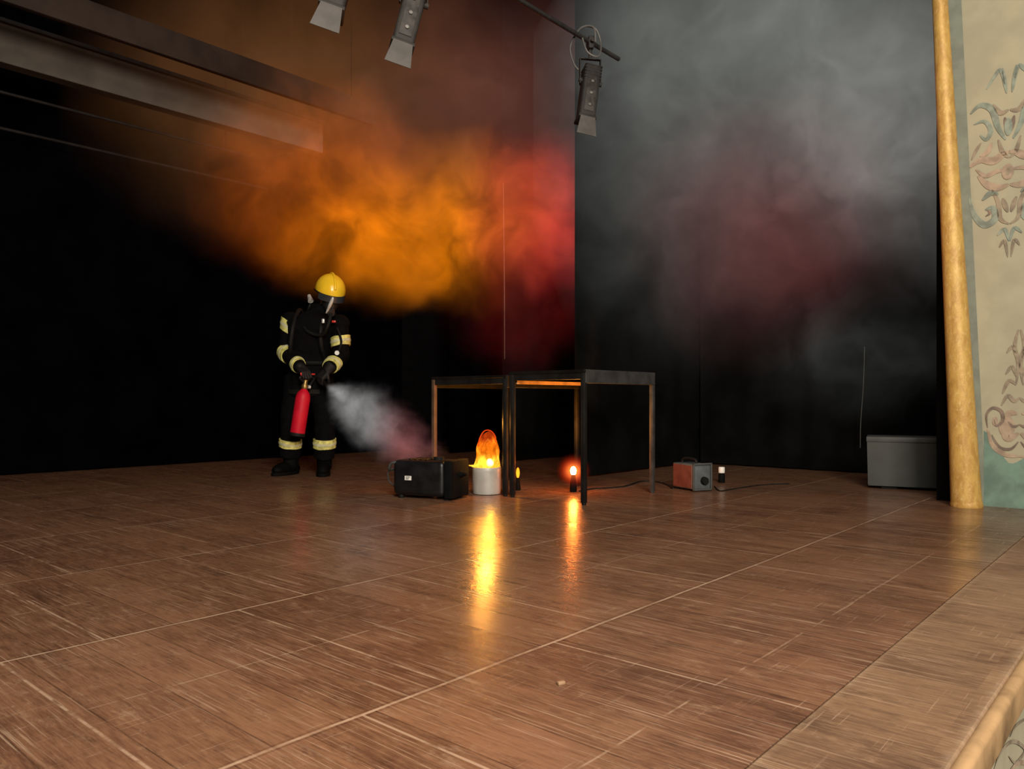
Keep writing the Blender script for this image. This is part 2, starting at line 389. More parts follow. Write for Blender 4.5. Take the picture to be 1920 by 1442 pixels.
# gilded column
croot = tag(empty('gilded_column', (2.592, 4.41, 0)), 'tall gilded column with mottled gold finish at stage corner beside painted wall', 'column')
bm = bmesh.new(); rs = []
for k in range(25):
    q = k/24; z = .0+q*4.3
    cx = -(.152/2.89)*z; r = .080-.040*min(1, z/2.89)**.85
    r = max(r, .036)*(1+.012*noise.noise(Vector((0, 3, z*4))))
    rs.append([Vector((cx+r*cos(2*pi*i/20), r*sin(2*pi*i/20), z)) for i in range(20)])
rings(bm, rs); mobj('shaft', bm, 'gold', croot)
bm = bmesh.new(); lathe(bm, [(.081, 0), (.0835, .010), (.081, .022), (.079, .035)], 24); mobj('base_ring', bm, 'gold', croot)
# beams and pipes over the upstage half
def beamz(px, py, v):
    r = (px-CX)/F; d = v/(-sin(A)*r+cos(A)); return CH+(HY-py)/F*d, r*d*cos(A)+d*sin(A)
zl, u0 = beamz(0, 115, 6.3); zh, _ = beamz(0, 40, 6.3); _, u1 = beamz(606, 270, 6.3)
bt = tag(empty('ceiling_beam', (0, 0, 0), A), 'long pale grey overhead beam ending in the orange smoke', 'beam')
bm = bmesh.new(); box(bm, ((-1.5+u1)/2, 6.36, (zl+zh)/2), (u1+1.5, .12, zh-zl), bev=.006); mobj('fascia', bm, 'beam', bt, smooth=0)
bm = bmesh.new(); box(bm, ((-1.5+u1)/2, 6.285, zh+.01), (u1+1.5, .03, .03), bev=.004); mobj('top_moulding', bm, 'pipe', bt, smooth=0)
for uu in (-1., u1-.3):
    bm = bmesh.new(); tube(bm, [(uu, 6.38, zh-.02), (uu, 6.38, 4.51)], .02); mobj('hanger', bm, 'blackwall', bt)
def batten(name, px, py, v, px2, label, r=.022, wood=False):
    z, _ = beamz(px, py, v); _, ue = beamz(px2, py, v)
    root = tag(empty(name, (0, 0, 0), A), label, 'beam' if wood else 'pipe')
    bm = bmesh.new()
    if wood: box(bm, ((ue-1.5)/2, v, z+.1), (ue+1.5, .05, .2), bev=.004)
    else: tube(bm, [(-1.5, v, z), (ue, v, z)], r, 12)
    mobj('board' if wood else 'pipe', bm, 'brownbeam' if wood else 'darkpipe', root)
    for uu in (-1., ue-.25):
        bm = bmesh.new(); tube(bm, [(uu, v, z+.01), (uu, v, 4.51)], .006, 8); mobj('hanger', bm, 'blackwall', root)
batten('batten_pipe', 0, 172, 6.62, 470, 'thin dark pipe hanging just under the pale grey beam', .012)
batten('batten_pipe', 0, 240, 6.9, 500, 'thin pipe lowest and farthest back above the black curtain', .013)
batten('border_board', 60, 22, 5.7, 700, 'dark brown board hanging in front of the pale beam, near the top', wood=True)
# ------------------------------------------------------------------ stage curtains
def curtain(name, a, b, mt, label, z1=4.45, amp=.035, wl=.16):
    a = Vector(a); b = Vector(b); L = (b-a).length; dr = (b-a)/L; nr = Vector((-dr.y, dr.x))
    n = max(12, int(L/wl*10)); bm = bmesh.new(); cols = []
    for i in range(n+1):
        s = L*i/n; col = []
        for k in range(9):
            z = .012+(z1-.012)*k/8
            am = amp*(1+.5*noise.noise(Vector((s*2, z*.4, a.x))))
            q = a+dr*s+nr*am*sin(2*pi*s/wl+1.3*noise.noise(Vector((s*.9, z*.25, 4))))
            col.append(Vector((q.x, q.y, z)))
        cols.append(col)
    f = [[bm.verts.new(p) for p in c] for c in cols]
    g = [[bm.verts.new(p+Vector((nr.x, nr.y, 0))*.008) for p in c] for c in cols]
    for i in range(n):
        for k in range(8):
            bm.faces.new((f[i][k], f[i+1][k], f[i+1][k+1], f[i][k+1])); bm.faces.new((g[i][k+1], g[i+1][k+1], g[i+1][k], g[i][k]))
        bm.faces.new((f[i+1][0], f[i][0], g[i][0], g[i+1][0])); bm.faces.new((f[i][8], f[i+1][8], g[i+1][8], g[i][8]))
    for i, fl in ((0, 1), (n, 0)):
        for k in range(8):
            q = (f[i][k], f[i][k+1], g[i][k+1], g[i][k]); bm.faces.new(q if fl else tuple(reversed(q)))
    o = mobj(name, bm, mt, rotz=A, smooth=60)
    return tag(o, label, 'curtain', 'black stage curtains')
curtain('stage_curtain', (-1.8, 7.15), (6.15, 7.15), 'curtain', 'wide black backdrop curtain across the rear of the stage, behind the firefighter', amp=.006, wl=.3)
curtain('stage_curtain', (6.08, 6.25), (6.9, 6.25), 'curtain', 'narrow black wing curtain farthest back, beside the backdrop', amp=.006, wl=.3)
curtain('stage_curtain', (5.58, 5.0), (6.88, 5.0), 'curtain2', 'black wing curtain behind the red smoke, right of its thin light edge', amp=.006, wl=.3)
curtain('stage_curtain', (4.80, 3.55), (6.88, 3.55), 'curtain2', 'charcoal wing curtain whose left edge cuts off the red smoke', amp=.006, wl=.4)
curtain('stage_curtain', (6.72, 1.15), (6.72, 3.5), 'curtain2', 'charcoal side curtain behind the grey plastic storage box', amp=.012, wl=.3)
e0 = W(5.575, 4.975)
bm = bmesh.new(); tube(bm, [e0+Z*1.0, e0+Z*1.7+U*-.004, e0+Z*2.7+U*-.02], [.003, .005, .003], 8)  # light on the curtain edge, shaped as a thin pale tube
tag(mobj('edge_glint', bm, mat('edge_glint_tone', (.12, .07, .06), .7)), 'light caught along the curtain edge, modelled as a thin pale line in red smoke', 'cord')
d1 = 6.22; bm = bmesh.new()
tube(bm, spline([P(1621, 650, d1), P(1619, 720, d1), P(1614, 790, d1), P(1613, 840, d1)]), .0032, 8)
tag(mobj('hanging_cord', bm, mat('pale_cord', (.07, .07, .067), .7)), 'thin pale cord hanging on the dark curtain left of grey storage box', 'cord')
# ------------------------------------------------------------------ lighting bar with three spotlights
VBAR, ZBAR = 2.81, 2.84
br = tag(empty('lighting_bar', (0, 0, 0), A), 'dark steel bar overhead carrying the three stage spotlights', 'bar')
bm = bmesh.new(); tube(bm, [(1.3, VBAR, ZBAR), (4.27, VBAR, ZBAR)], .014, 16); mobj('pipe', bm, 'pipe', br)
for uu in (1.6, 3.1):
    bm = bmesh.new(); tube(bm, [(uu, VBAR, ZBAR+.012), (uu, VBAR, 4.51)], .010, 8); mobj('drop_rod', bm, 'blackwall', br)
def spot(label, u, lean_, yaw, ext=0.):
    root = tag(empty('stage_spotlight', W(u, VBAR, ZBAR), A+yaw), label, 'spotlight', 'spotlights on the overhead bar')
    bm = bmesh.new(); box(bm, (0, 0, -.01), (.035, .07, .08), bev=.008); tube(bm, [(0, -.06, -.01), (0, -.035, -.01)], .012, 10); tube(bm, [(0, 0, -.05), (0, 0, -.08-ext)], .012, 10)
    mobj('clamp', bm, 'lamp', root)
    T = Matrix.Translation((0, 0, -.22-ext)) @ Matrix.Rotation(lean_, 4, 'Y') @ Matrix.Rotation(R(-10), 4, 'X')
    bm = bmesh.new()
    for s in (-1, 1): box(bm, (s*.066, 0, -.155-ext), (.006, .026, .16), bev=.002)
    box(bm, (0, 0, -.078-ext), (.138, .026, .006), bev=.002)
    mobj('yoke', bm, 'lamp', root)
    bm = bmesh.new(); box(bm, (0, 0, -.08), (.104, .105, .36), bev=.016, mtx=T, seg=3)
    for k in range(5): box(bm, (0, 0, .022*k), (.110, .111, .006), mtx=T, bev=.002)
    box(bm, (0, 0, -.265), (.114, .115, .02), bev=.004, mtx=T)
    for s in (-1, 1): tube(bm, [T @ Vector((s*.05, 0, .0)), T @ Vector((s*.074, 0, .0))], .014, 12)
    mobj('housing', bm, 'lamp', root)
    bm = bmesh.new(); box(bm, (0, -.054, -.11), (.062, .006, .24), bev=.002, mtx=T); mobj('front_plate', bm, 'lampplate', root)
    for zz in (-.03, -.11, -.19):
        bm = bmesh.new(); tube(bm, [T @ Vector((0, -.056, zz)), T @ Vector((.0, -.064, zz))], .009, 10); mobj('screw', bm, 'screw', root)
    bm = bmesh.new(); tube(bm, [T @ Vector((0, 0, -.265)), T @ Vector((0, 0, -.278))], .045, 24); mobj('lens', bm, 'visor', root)
    bm = bmesh.new(); tb = bmesh.new()
    q = [(-.046, -.057, -.272), (.046, -.057, -.272), (.062, -.075, -.405), (-.062, -.075, -.405)]
    a = [tb.verts.new(p) for p in q]; b_ = [tb.verts.new((x, y-.004, z)) for x, y, z in q]
    tb.faces.new(a); tb.faces.new(list(reversed(b_)))
    for i in range(4): tb.faces.new((a[(i+1) % 4], a[i], b_[i], b_[(i+1) % 4]))
    bmesh.ops.recalc_face_normals(tb, faces=list(tb.faces)); merge(bm, tb, T)
    mobj('barn_door', bm, 'flap', root, smooth=0)
    return root
spot('left stage spotlight, mostly cut off by the top of the photo', 2.09, R(14), R(-34), .07)
spot('middle stage spotlight with a pale flap hanging into the orange haze', 2.49, R(14), R(-34), .09)
s3 = spot('right stage spotlight with looped pale cables near the bar end', 3.95, R(10), R(-38), .03)
bm = bmesh.new()
tube(bm, spline([(.02, -.05, -.02), (.0, -.07, .06), (-.08, -.06, .05), (-.14, -.05, -.06), (-.12, -.05, -.16), (-.09, -.05, -.2)]), .006, 8)
tube(bm, spline([(-.07, -.06, -.0), (-.04, -.08, -.1), (.03, -.08, -.12), (.05, -.06, -.03), (.02, -.05, .06), (-.05, -.05, .075)]), .006, 8)
mobj('power_cable', bm, 'whitecable', s3)
# ------------------------------------------------------------------ desks
def desk(label, loc, rz, front, H=.775, D=.585):
    L = .79
    root = tag(empty('desk', loc, rz), label, 'desk', 'black desks in a row')
    bm = bmesh.new(); box(bm, (0, 0, H-.009), (L, D, .018), bev=.004); mobj('desktop', bm, 'desktop', root, smooth=0)
    bm = bmesh.new()
    for s in (-1, 1): box(bm, (s*(L/2-.018), 0, H-.036), (.022, D-.06, .040), bev=.003)
    box(bm, (0, D/2-.018, H-.046), (L-.06, .022, .058), bev=.003)
    mobj('frame', bm, 'desk', root, smooth=0)
    bm = bmesh.new(); box(bm, (0, -(D/2-.008), H-.039), (L-.02, .018, .080), bev=.003); mobj('front_rail', bm, 'desklit' if front else 'desk', root, smooth=0)
    if front:
        bm = bmesh.new(); box(bm, (0, D/2-.033, H-.066), (L-.08, .006, .022)); mobj('glow_catcher', bm, 'catcher', root, smooth=0)  # pale strip added to catch the lamp's orange light
    for sx in (-1, 1):
        for sy in (-1, 1):
            bm = bmesh.new(); x, y = sx*(L/2-.016), sy*(D/2-.018)
            box(bm, (x, y, (H-.018)/2+.006), (.029, .029, H-.030), bev=.004); lathe(bm, [(.012, 0), (.014, .004), (.014, .014)], 12, Matrix.Translation((x, y, 0)))
            mobj('leg', bm, 'deskleglit' if (not front and sx < 0 and sy > 0) else ('desklit' if front and sx > 0 and sy < 0 else 'desk'), root)
    return root
cc = Vector((.42, 4.46, 0))
desk('black metal desk nearest the front, over the small red lamp', cc+U*.395+V*.2925, A, True, .785)
desk('black metal desk behind the front one, over the amber flame lamp', cc+U*.395+V*.955, A, False, .765, .69)
# ------------------------------------------------------------------ fog machine
fm = tag(empty('fog_machine', (-.505, 4.825, 0), R(-23.5)), 'black box fog machine on the floor with spray landing on it', 'machine')
fm.scale = (1.1, 1.05, 1.02)
bm = bmesh.new(); box(bm, (-.03, 0, .125), (.33, .21, .215), bev=.03, seg=4)
for k in range(4): box(bm, (-.1+.035*k, 0, .236), (.012, .14, .006), bev=.002)
mobj('body', bm, 'plastic', fm)
bm = bmesh.new(); box(bm, (.163, 0, .125), (.05, .22, .225), bev=.008); mobj('end_panel', bm, 'endblack', fm)
bm = bmesh.new(); tube(bm, [(.185, 0, .15), (.205, 0, .15)], [.022, .018], 16); tube(bm, [(.2, 0, .15), (.225, 0, .15)], .010, 12); mobj('nozzle', bm, 'endblack', fm)
bm = bmesh.new(); tube(bm, [(.05, .0, .225), (.05, 0, .25)], .03, 18); mobj('tank_cap', bm, 'rubber', fm)
bm = bmesh.new(); tube(bm, spline([(-.14, -.09, .215), (-.205, -.09, .21), (-.235, -.07, .17), (-.235, .0, .165), (-.235, .07, .17), (-.205, .09, .21), (-.14, .09, .215)]), .008, 10); mobj('bracket', bm, 'greylid', fm)
bm = bmesh.new(); box(bm, (-.09, -.1065, .125), (.042, .002, .026), bev=.0005); mobj('label_plate', bm, 'white', fm, smooth=0)['label'] = 'small white sticker'
bm = bmesh.new()
for k in range(3): box(bm, (-.09-.003*k, -.108, .132-.007*k), (.03-.006*k, .0012, .003))
mobj('label_print', bm, 'ink', fm, smooth=0)
bm = bmesh.new(); box(bm, (.04, -.1065, .12), (.004, .003, .15)); box(bm, (-.02, -.1065, .06), (.2, .003, .004)); mobj('panel_seam', bm, 'rubber', fm, smooth=0)
for sx in (-.15, .14):
    for sy in (-.075, .075):
        bm = bmesh.new(); lathe(bm, [(.016, 0), (.018, .006), (.015, .022)], 12, Matrix.Translation((sx, sy, 0))); mobj('foot', bm, 'rubber', fm)
bm = bmesh.new(); tube(bm, spline([(-.19, .02, .07), (-.245, .03, .05), (-.28, .0, .09), (-.265, -.03, .15), (-.225, -.02, .165)]), .005, 8)
mobj('power_cable', bm, 'whitecable', fm)
# ------------------------------------------------------------------ flame lamp
FLX = Vector((-.164, 5.02, 0))
fl = tag(empty('flame_lamp', FLX), 'pale grey pot lamp with glowing amber flame under the rear desk', 'lamp')
bm = bmesh.new(); lathe(bm, [(.084, 0), (.090, .004), (.093, .03), (.094, .150), (.095, .168), (.092, .174), (.088, .172), (.087, .16), (.078, .03)], 32); mobj('pot', bm, 'pot', fl)
bm = bmesh.new(); ellip(bm, (.022, -.050, .205), (.024, .022, .026)); mobj('bulb', bm, 'bulb', fl)
bm = bmesh.new(); rs = []
for k in range(36):
    q = k/35; z = .165+.235*q
    r = .084*(1-.26*q)*(1 if q < .55 else math.sqrt(max(.01, 1-((q-.55)/.45)**2)))
    cx = .008*q+.003*sin(q*7)
    ring = []
    for i in range(36):
        a_ = 2*pi*i/36; nn = noise.noise(Vector((cos(a_)*1.6, sin(a_)*1.6, z*14)))
        rr = r*(1+.14*nn); ring.append(Vector((cx+rr*cos(a_), rr*.8*sin(a_), z+.015*q*noise.noise(Vector((cos(a_), sin(a_), 5))))))
    rs.append(ring)
rings(bm, rs); mobj('flame_shade', bm, 'flame', fl)
bm = bmesh.new(); tube(bm, spline([(-.052, -.055, .31), (-.044, -.055, .36), (-.014, -.05, .408), (.026, -.05, .410), (.056, -.05, .375), (.060, -.055, .335)]), .0035, 8); mobj('wire_hoop', bm, 'flamered', fl)
bm = bmesh.new(); tube(bm, spline([(-.112, -.05, .188), (-.080, -.065, .186), (-.05, -.07, .2), (-.045, -.065, .24)]), [.004, .007, .010, .004], 8); mobj('flame_tongue', bm, 'flame', fl)
# ------------------------------------------------------------------ red lamp and an added amber glow behind the legs
RLX = Vector((.406, 5.12, 0)); RZ = .138
rl = tag(empty('red_lamp', RLX), 'small dark lamp with glowing orange-red bulb beside the front desk leg', 'lamp')
bm = bmesh.new(); lathe(bm, [(.022, 0), (.024, .006), (.022, .05), (.016, .09), (.014, .110), (.014, .114)], 24); mobj('stand', bm, 'endblack', rl)
bm = bmesh.new(); ellip(bm, (0, 0, RZ), (.020, .020, .030)); mobj('bulb', bm, 'redbulb', rl)
def glow_mat():
    t = NT('red_glow'); co = t.coords(); e = t.n('ShaderNodeEmission')
    ln = t.m('DIVIDE', t.vm('LENGTH', co), .13); k = t.m('MAXIMUM', t.m('SUBTRACT', 1., ln), 0.)
    t.l(t.mix(t.ss(ln, .1, .7), (1, .28, .045), (1, .05, .010)), e.inputs[0]); t.l(t.m('MULTIPLY', t.m('POWER', k, 3.), 32.), e.inputs[1])
    t.l(e.outputs[0], t.out.inputs['Volume']); return t.mt
bm = bmesh.new(); ellip(bm, (0, 0, 0), (.13, .13, .13)); g = mobj('glow', bm, glow_mat(), rl); g.location = (0, 0, RZ); g['label'] = 'orange-red camera bloom shaped as a glowing ball'; g.visible_shadow = False  # bloom halo around the bulb, added as an emitting volume
al = tag(empty('amber_glow', P(971, 748, 5.2)*1.0), 'tiny added amber glow half hidden behind the middle desk legs', 'lamp'); al.location.z = 0
bm = bmesh.new(); lathe(bm, [(.018, 0), (.020, .006), (.016, .04), (.010, .085)], 20); mobj('stand', bm, 'endblack', al)  # stand made only for the added amber glow
bm = bmesh.new(); ellip(bm, (0, 0, .118), (.012, .012, .036)); mobj('bulb', bm, 'amberglow', al)  # the added amber glow itself, a small emitting ellipsoid
# ------------------------------------------------------------------ grey electrical unit
eu = tag(empty('electrical_unit', (1.222, 5.235, 0), R(24)), 'small grey metal unit with red lamp glow painted on its side, round knob and top handle', 'appliance')
bm = bmesh.new(); box(bm, (0, .01, .097), (.15, .22, .165), bev=.008); mobj('body', bm, 'greymetal', eu)
bm = bmesh.new(); box(bm, (-.0755, .01, .097), (.004, .20, .15), bev=.001); mobj('side_spill', bm, 'redspill', eu, smooth=0)['label'] = 'side tinted with painted red lamp spill'
bm = bmesh.new()
for sx in (-1, 1): box(bm, (sx*.071, -.106, .097), (.012, .016, .18), bev=.003)
for sz in (.012, .182): box(bm, (0, -.106, sz), (.154, .016, .012), bev=.003)
mobj('front_frame', bm, 'greylid', eu)
bm = bmesh.new(); tube(bm, [(.016, -.1, .07), (.016, -.125, .07)], [.028, .024], 20); mobj('knob', bm, 'rubber', eu)
bm = bmesh.new(); tube(bm, spline([(-.02, -.07, .178), (-.02, -.06, .205), (-.02, -.02, .212), (-.02, .04, .212), (-.02, .08, .2), (-.02, .085, .178)]), .010, 10); mobj('handle', bm, 'rubber', eu)
for sx in (-.05, .05):
    for sy in (-.08, .09):
        bm = bmesh.new(); lathe(bm, [(.01, 0), (.012, .004), (.011, .016)], 10, Matrix.Translation((sx, sy, 0))); mobj('foot', bm, 'rubber', eu)
db = F*CH/(905-HY); pj = P(1353, 905, db)
jr = tag(empty('bottle', pj), 'small dark bottle with white cap right of the small grey unit', 'bottle')
bm = bmesh.new(); lathe(bm, [(.022, 0), (.024, .004), (.024, .05), (.019, .066), (.017, .075)], 20); mobj('body', bm, 'endblack', jr)
bm = bmesh.new(); lathe(bm, [(.022, .072), (.023, .075), (.023, .110), (.020, .115)], 24); mobj('cap', bm, 'white', jr)
# storage box
pc = P(1697, 919, F*CH/(919-HY)); vdir = Vector((pc.x, pc.y, 0)).normalized()
sb = tag(empty('storage_box', pc+vdir*.155, R(-26)), 'grey plastic storage box with lid on the floor left of gilded column', 'box')
bm = bmesh.new(); rs = []
for z, w, d in ((.02, .226, .148), (.03, .230, .150), (.32, .236, .155)):
    rs.append([Vector(p) for p in ((-w, -d, z), (w, -d, z), (w, d, z), (-w, d, z))])
rings(bm, rs); mobj('body', bm, 'grey', sb, smooth=30)
bm = bmesh.new(); box(bm, (0, 0, .338), (.482, .325, .036), bev=.006); mobj('lid', bm, 'greylid', sb)
for sx in (-1, 1):
    bm = bmesh.new(); box(bm, (sx*.1, 0, .01), (.1, .24, .02), bev=.003); mobj('foot', bm, 'rubber', sb, smooth=0)
# cables on the floor
def gpt(px, py, z=.005):
    d = F*(CH-z)/(py-HY); return P(px, py, d)
bm = bmesh.new(); tube(bm, spline([gpt(1262, 916), gpt(1240, 905), gpt(1205, 902), gpt(1170, 912), gpt(1135, 915), gpt(1115, 916), gpt(1100, 918), gpt(1086, 921)]), .005, 8)
tag(mobj('power_cable', bm, 'cable'), 'black cable on the floor between red lamp and grey unit', 'cable')
bm = bmesh.new(); tube(bm, spline([gpt(1340, 912, .004), gpt(1350, 920, .004), gpt(1380, 916, .004), gpt(1430, 909, .004), gpt(1480, 907, .004)]), .004, 8)
tag(mobj('power_cable', bm, 'cable'), 'thin black cable trailing right across the floor past the bottle', 'cable')
gc = gpt(1052, 1284, .0); bm = bmesh.new(); box(bm, (gc.x, gc.y, .004), (.018, .010, .008), rot=Matrix.Rotation(.5, 3, 'Z'), bev=.0025)
tag(mobj('wood_chip', bm, 'chip'), 'tiny pale wood chip lying on the brown stage floor', 'chip')
# ------------------------------------------------------------------ firefighter
D0 = 6.3; RX = (583-CX)/F*D0
person = tag(empty('person', (RX, D0, 0)), 'person in black firefighter gear and yellow helmet holding red extinguisher', 'person')
def J(px, py, y=0.):
    p = P(px, py, D0+y); return Vector((p.x-RX, y, p.z))
sR, eR, wR = J(546, 603, -.03), J(537, 660, -.03), J(563, 689, -.24)
sL, eL, wL = J(637, 607, -.08), J(640, 664, -.10), J(615, 693, -.28)
head = J(618, 555, -.17); neck = J(605, 590, -.11)
hR, kR, aR = J(560, 705, 0), J(546, 785, -.05), J(544, 858, -.0)
hL, kL, aL = J(600, 705, -.02), J(610, 785, -.09), J(608, 860, -.04)
MH = Matrix.Translation(head) @ Matrix.Rotation(R(26), 4, 'Z') @ Matrix.Rotation(R(24), 4, 'X') @ Matrix.Rotation(R(5), 4, 'Y')
def oval(c, rx, ry, n=28, p=2.4):
    out = []
    for k in range(n):
        a = 2*pi*k/n; ca, sa = cos(a), sin(a)
        out.append(Vector((c[0]+rx*math.copysign(abs(ca)**(2/p), ca), c[1]+ry*math.copysign(abs(sa)**(2/p), sa), c[2])))
    return out
cx0 = J(583, 700).x
BOOT = ((aR, R(-28)), (aL, R(8)))
bm = bmesh.new()
rings(bm, [oval((cx0, 0, .70), .13, .10), oval((cx0, 0, .85), .145, .10), oval((.0, -.01, 1.0), .13, .10), oval((.015, -.04, 1.15), .145, .105), oval((.03, -.06, 1.25), .13, .09), oval((neck.x, neck.y, 1.31), .06, .06)])
for s, e, w in ((sR, eR, wR), (sL, eL, wL)): tube(bm, [s, e, w], [.050, .040, .03], 14)
for h, k, (a, yw) in ((hR, kR, BOOT[0]), (hL, kL, BOOT[1])):
    tube(bm, [h, k, a, Vector((a.x, a.y, .07))], [.080, .056, .042, .036], 14)
    ellip(bm, (0, -.05, .05), (.032, .10, .026), Matrix.Translation((a.x, a.y, 0)) @ Matrix.Rotation(yw, 4, 'Z'))
tube(bm, [Vector((neck.x, neck.y+.02, 1.26)), MH @ Vector((0, .015, -.04))], [.06, .055], 16)
ellip(bm, (0, .01, .02), (.076, .095, .1), MH); ellip(bm, (0, -.03, -.055), (.056, .06, .065), MH)
ellip(bm, (0, -.095, -.02), (.012, .016, .024), MH); ellip(bm, (0, -.086, -.066), (.024, .01, .008), MH)
for s in (-1, 1): ellip(bm, (s*.075, .01, -.015), (.01, .018, .03), MH); ellip(bm, (s*.03, -.078, .012), (.016, .012, .011), MH)
bm = remesh(bm, .011, 3); mobj('body', bm, 'skin', person)
# turnout coat
bm = bmesh.new()
rings(bm, [oval((cx0, .0, .63), .19, .16), oval((cx0, 0, .80), .175, .15), oval((.0, -.01, .95), .16, .14), oval((.01, -.03, 1.08), .178, .15), oval((.022, -.05, 1.19), .19, .145), oval((.035, -.06, 1.26), .175, .12), oval((neck.x-.01, neck.y, 1.315), .11, .10), oval((neck.x, neck.y-.01, 1.37), .082, .085)])
for s, e, w in ((sR, eR, wR), (sL, eL, wL)):
    tube(bm, [s+Vector((0, 0, .02)), s.lerp(e, .5), e, e.lerp(w, .5), w], [.075, .070, .068, .061, .052], 18)
    ellip(bm, s, (.082, .085, .078)); ellip(bm, e, (.070, .070, .070))
bm = remesh(bm, .011, 5)
for v in bm.verts:
    v.co += v.normal*.006*noise.noise(Vector((v.co.x*9, v.co.y*9, v.co.z*13)))
mobj('coat', bm, 'coat', person, smooth=80)
# trousers
bm = bmesh.new()
rings(bm, [oval((cx0, 0, .62), .158, .122), oval((cx0, 0, .78), .168, .132), oval((cx0, 0, .88), .155, .128)])
for h, k, a in ((hR, kR, aR), (hL, kL, aL)): tube(bm, [h, h.lerp(k, .5), k, k.lerp(a, .6), a], [.110, .100, .088, .080, .083], 18)
bm = remesh(bm, .011, 5)
for v in bm.verts: v.co += v.normal*.008*noise.noise(Vector((v.co.x*8, v.co.y*8, v.co.z*14)))
mobj('trousers', bm, 'coat', person, smooth=80)
# boots
for a, yaw in BOOT:
    T = Matrix.Translation((a.x, a.y, 0)) @ Matrix.Rotation(yaw, 4, 'Z')
    bm = bmesh.new(); tube(bm, [T @ Vector((0, .01, .17)), T @ Vector((0, .01, .05))], [.065, .058], 18)
    ellip(bm, (0, -.05, .055), (.05, .135, .052), T); ellip(bm, (0, -.12, .045), (.05, .07, .042), T); ellip(bm, (0, .04, .045), (.048, .06, .045), T)
    bm = remesh(bm, .009, 3)
    bo = mobj('boot', bm, 'boot', person)
    bm = bmesh.new(); n = 30
    def sole(z, g): return [T @ Vector(((.05+g-.008*sin(2*pi*k/n))*cos(2*pi*k/n), -.05+(.142+g)*sin(2*pi*k/n), z)) for k in range(n)]
    rings(bm, [sole(0, .0), sole(.006, .004), sole(.026, .003)]); mobj('sole', bm, 'endblack', bo)
# reflective bands (rings tilted across the limb as the cloth hangs)
def ring_tube(p0, p1, r0, r1, t0, t1, tilt, n=32):
    ax = (p1-p0).normalized(); up = Vector((0, 0, 1)) if abs(ax.z) < .9 else Vector((0, 1, 0))
    up = (up-ax*up.dot(ax)).normalized(); sd = ax.cross(up); out = []
    for j in range(4):
        t = t0+(t1-t0)*j/3; c = p0.lerp(p1, t); r = r0+(r1-r0)*t; ring = []
        for k in range(n):
            o_ = (up*cos(2*pi*k/n)+sd*sin(2*pi*k/n))*r
            wv = .007*noise.noise(Vector((o_.x*14, o_.z*14, j*.6)))
            ring.append(c+o_*(1+.03*noise.noise(o_*18))+ax*(tilt*o_.x+wv))
        out.append(ring)
    return out
def band(p0, p1, r0, r1, t0, t1, tilt=0.):
    bm = bmesh.new(); rings(bm, ring_tube(p0, p1, r0, r1, t0, t1, tilt)); o = mobj('reflective_band', bm, 'band', person)
    o['label'] = 'yellow reflective band'
    m = (t0+t1)/2; w = (t1-t0)*.12
    bm = bmesh.new(); rings(bm, ring_tube(p0, p1, r0+.003, r1+.003, m-w, m+w, tilt)); mobj('silver_stripe', bm, 'bandsilver', o)
band(sR, eR, .083, .077, .02, .40, .45); band(eR, wR, .079, .060, .0, .26, .1); band(eR, wR, .075, .058, .74, .90, -.2)
band(sL, eL, .083, .077, .44, .74, -.12); band(eL, wL, .077, .058, .55, .84, -.25)
band(kR, aR, .092, .091, .53, .72, .05); band(kL, aL, .092, .091, .50, .72, -.04)
bm = bmesh.new(); 
rings(bm, [oval((cx0, -.002, .655), .194, .165), oval((cx0, -.002, .69), .190, .163)], cap=False)
mobj('hem_band', bm, mat('dull_band', (.008, .0075, .006), .7, spec=.1), person)
# helmet
bm = bmesh.new(); rs = []
n = 36
for k in range(15):
    ph = R(4+ (98-4)*k/14); rs.append([MH @ Vector((.117*sin(ph)*cos(2*pi*i/n), .012+.148*sin(ph)*sin(2*pi*i/n), .045+.128*cos(ph) - (.035*max(0, sin(2*pi*i/n)) if k > 9 else 0)*(k-9)/5)) for i in range(n)])
rings(bm, rs, cap=False); tb = rs[0]
bm.faces.new([bm.verts.new(p) for p in tb])
hel = mobj('helmet', bm, 'helmet', person)
bm = bmesh.new(); pts = [MH @ Vector((0, .012-.150*cos(R(a)), .045+.131*sin(R(a)))) for a in range(20, 165, 8)]
tube(bm, pts, [.010]*len(pts), 10); mobj('crest', bm, 'helmet', hel)
bm = bmesh.new(); pts = [MH @ Vector((.119*cos(2*pi*i/40), .012+.150*sin(2*pi*i/40), .032-.03*max(0, sin(2*pi*i/40)))) for i in range(41)]
tube(bm, pts, [.007]*41, 8); mobj('rim', bm, 'black', hel)
bm = bmesh.new(); rs = []
for z in (.04, .012, -.012):
    rs.append([MH @ Vector((.122*cos(a), .005+.152*sin(a), z)) for a in [R(-150+120*i/20) for i in range(21)]])
rings(bm, rs, cap=False, closed=False); mobj('shield_band', bm, 'visor', hel)
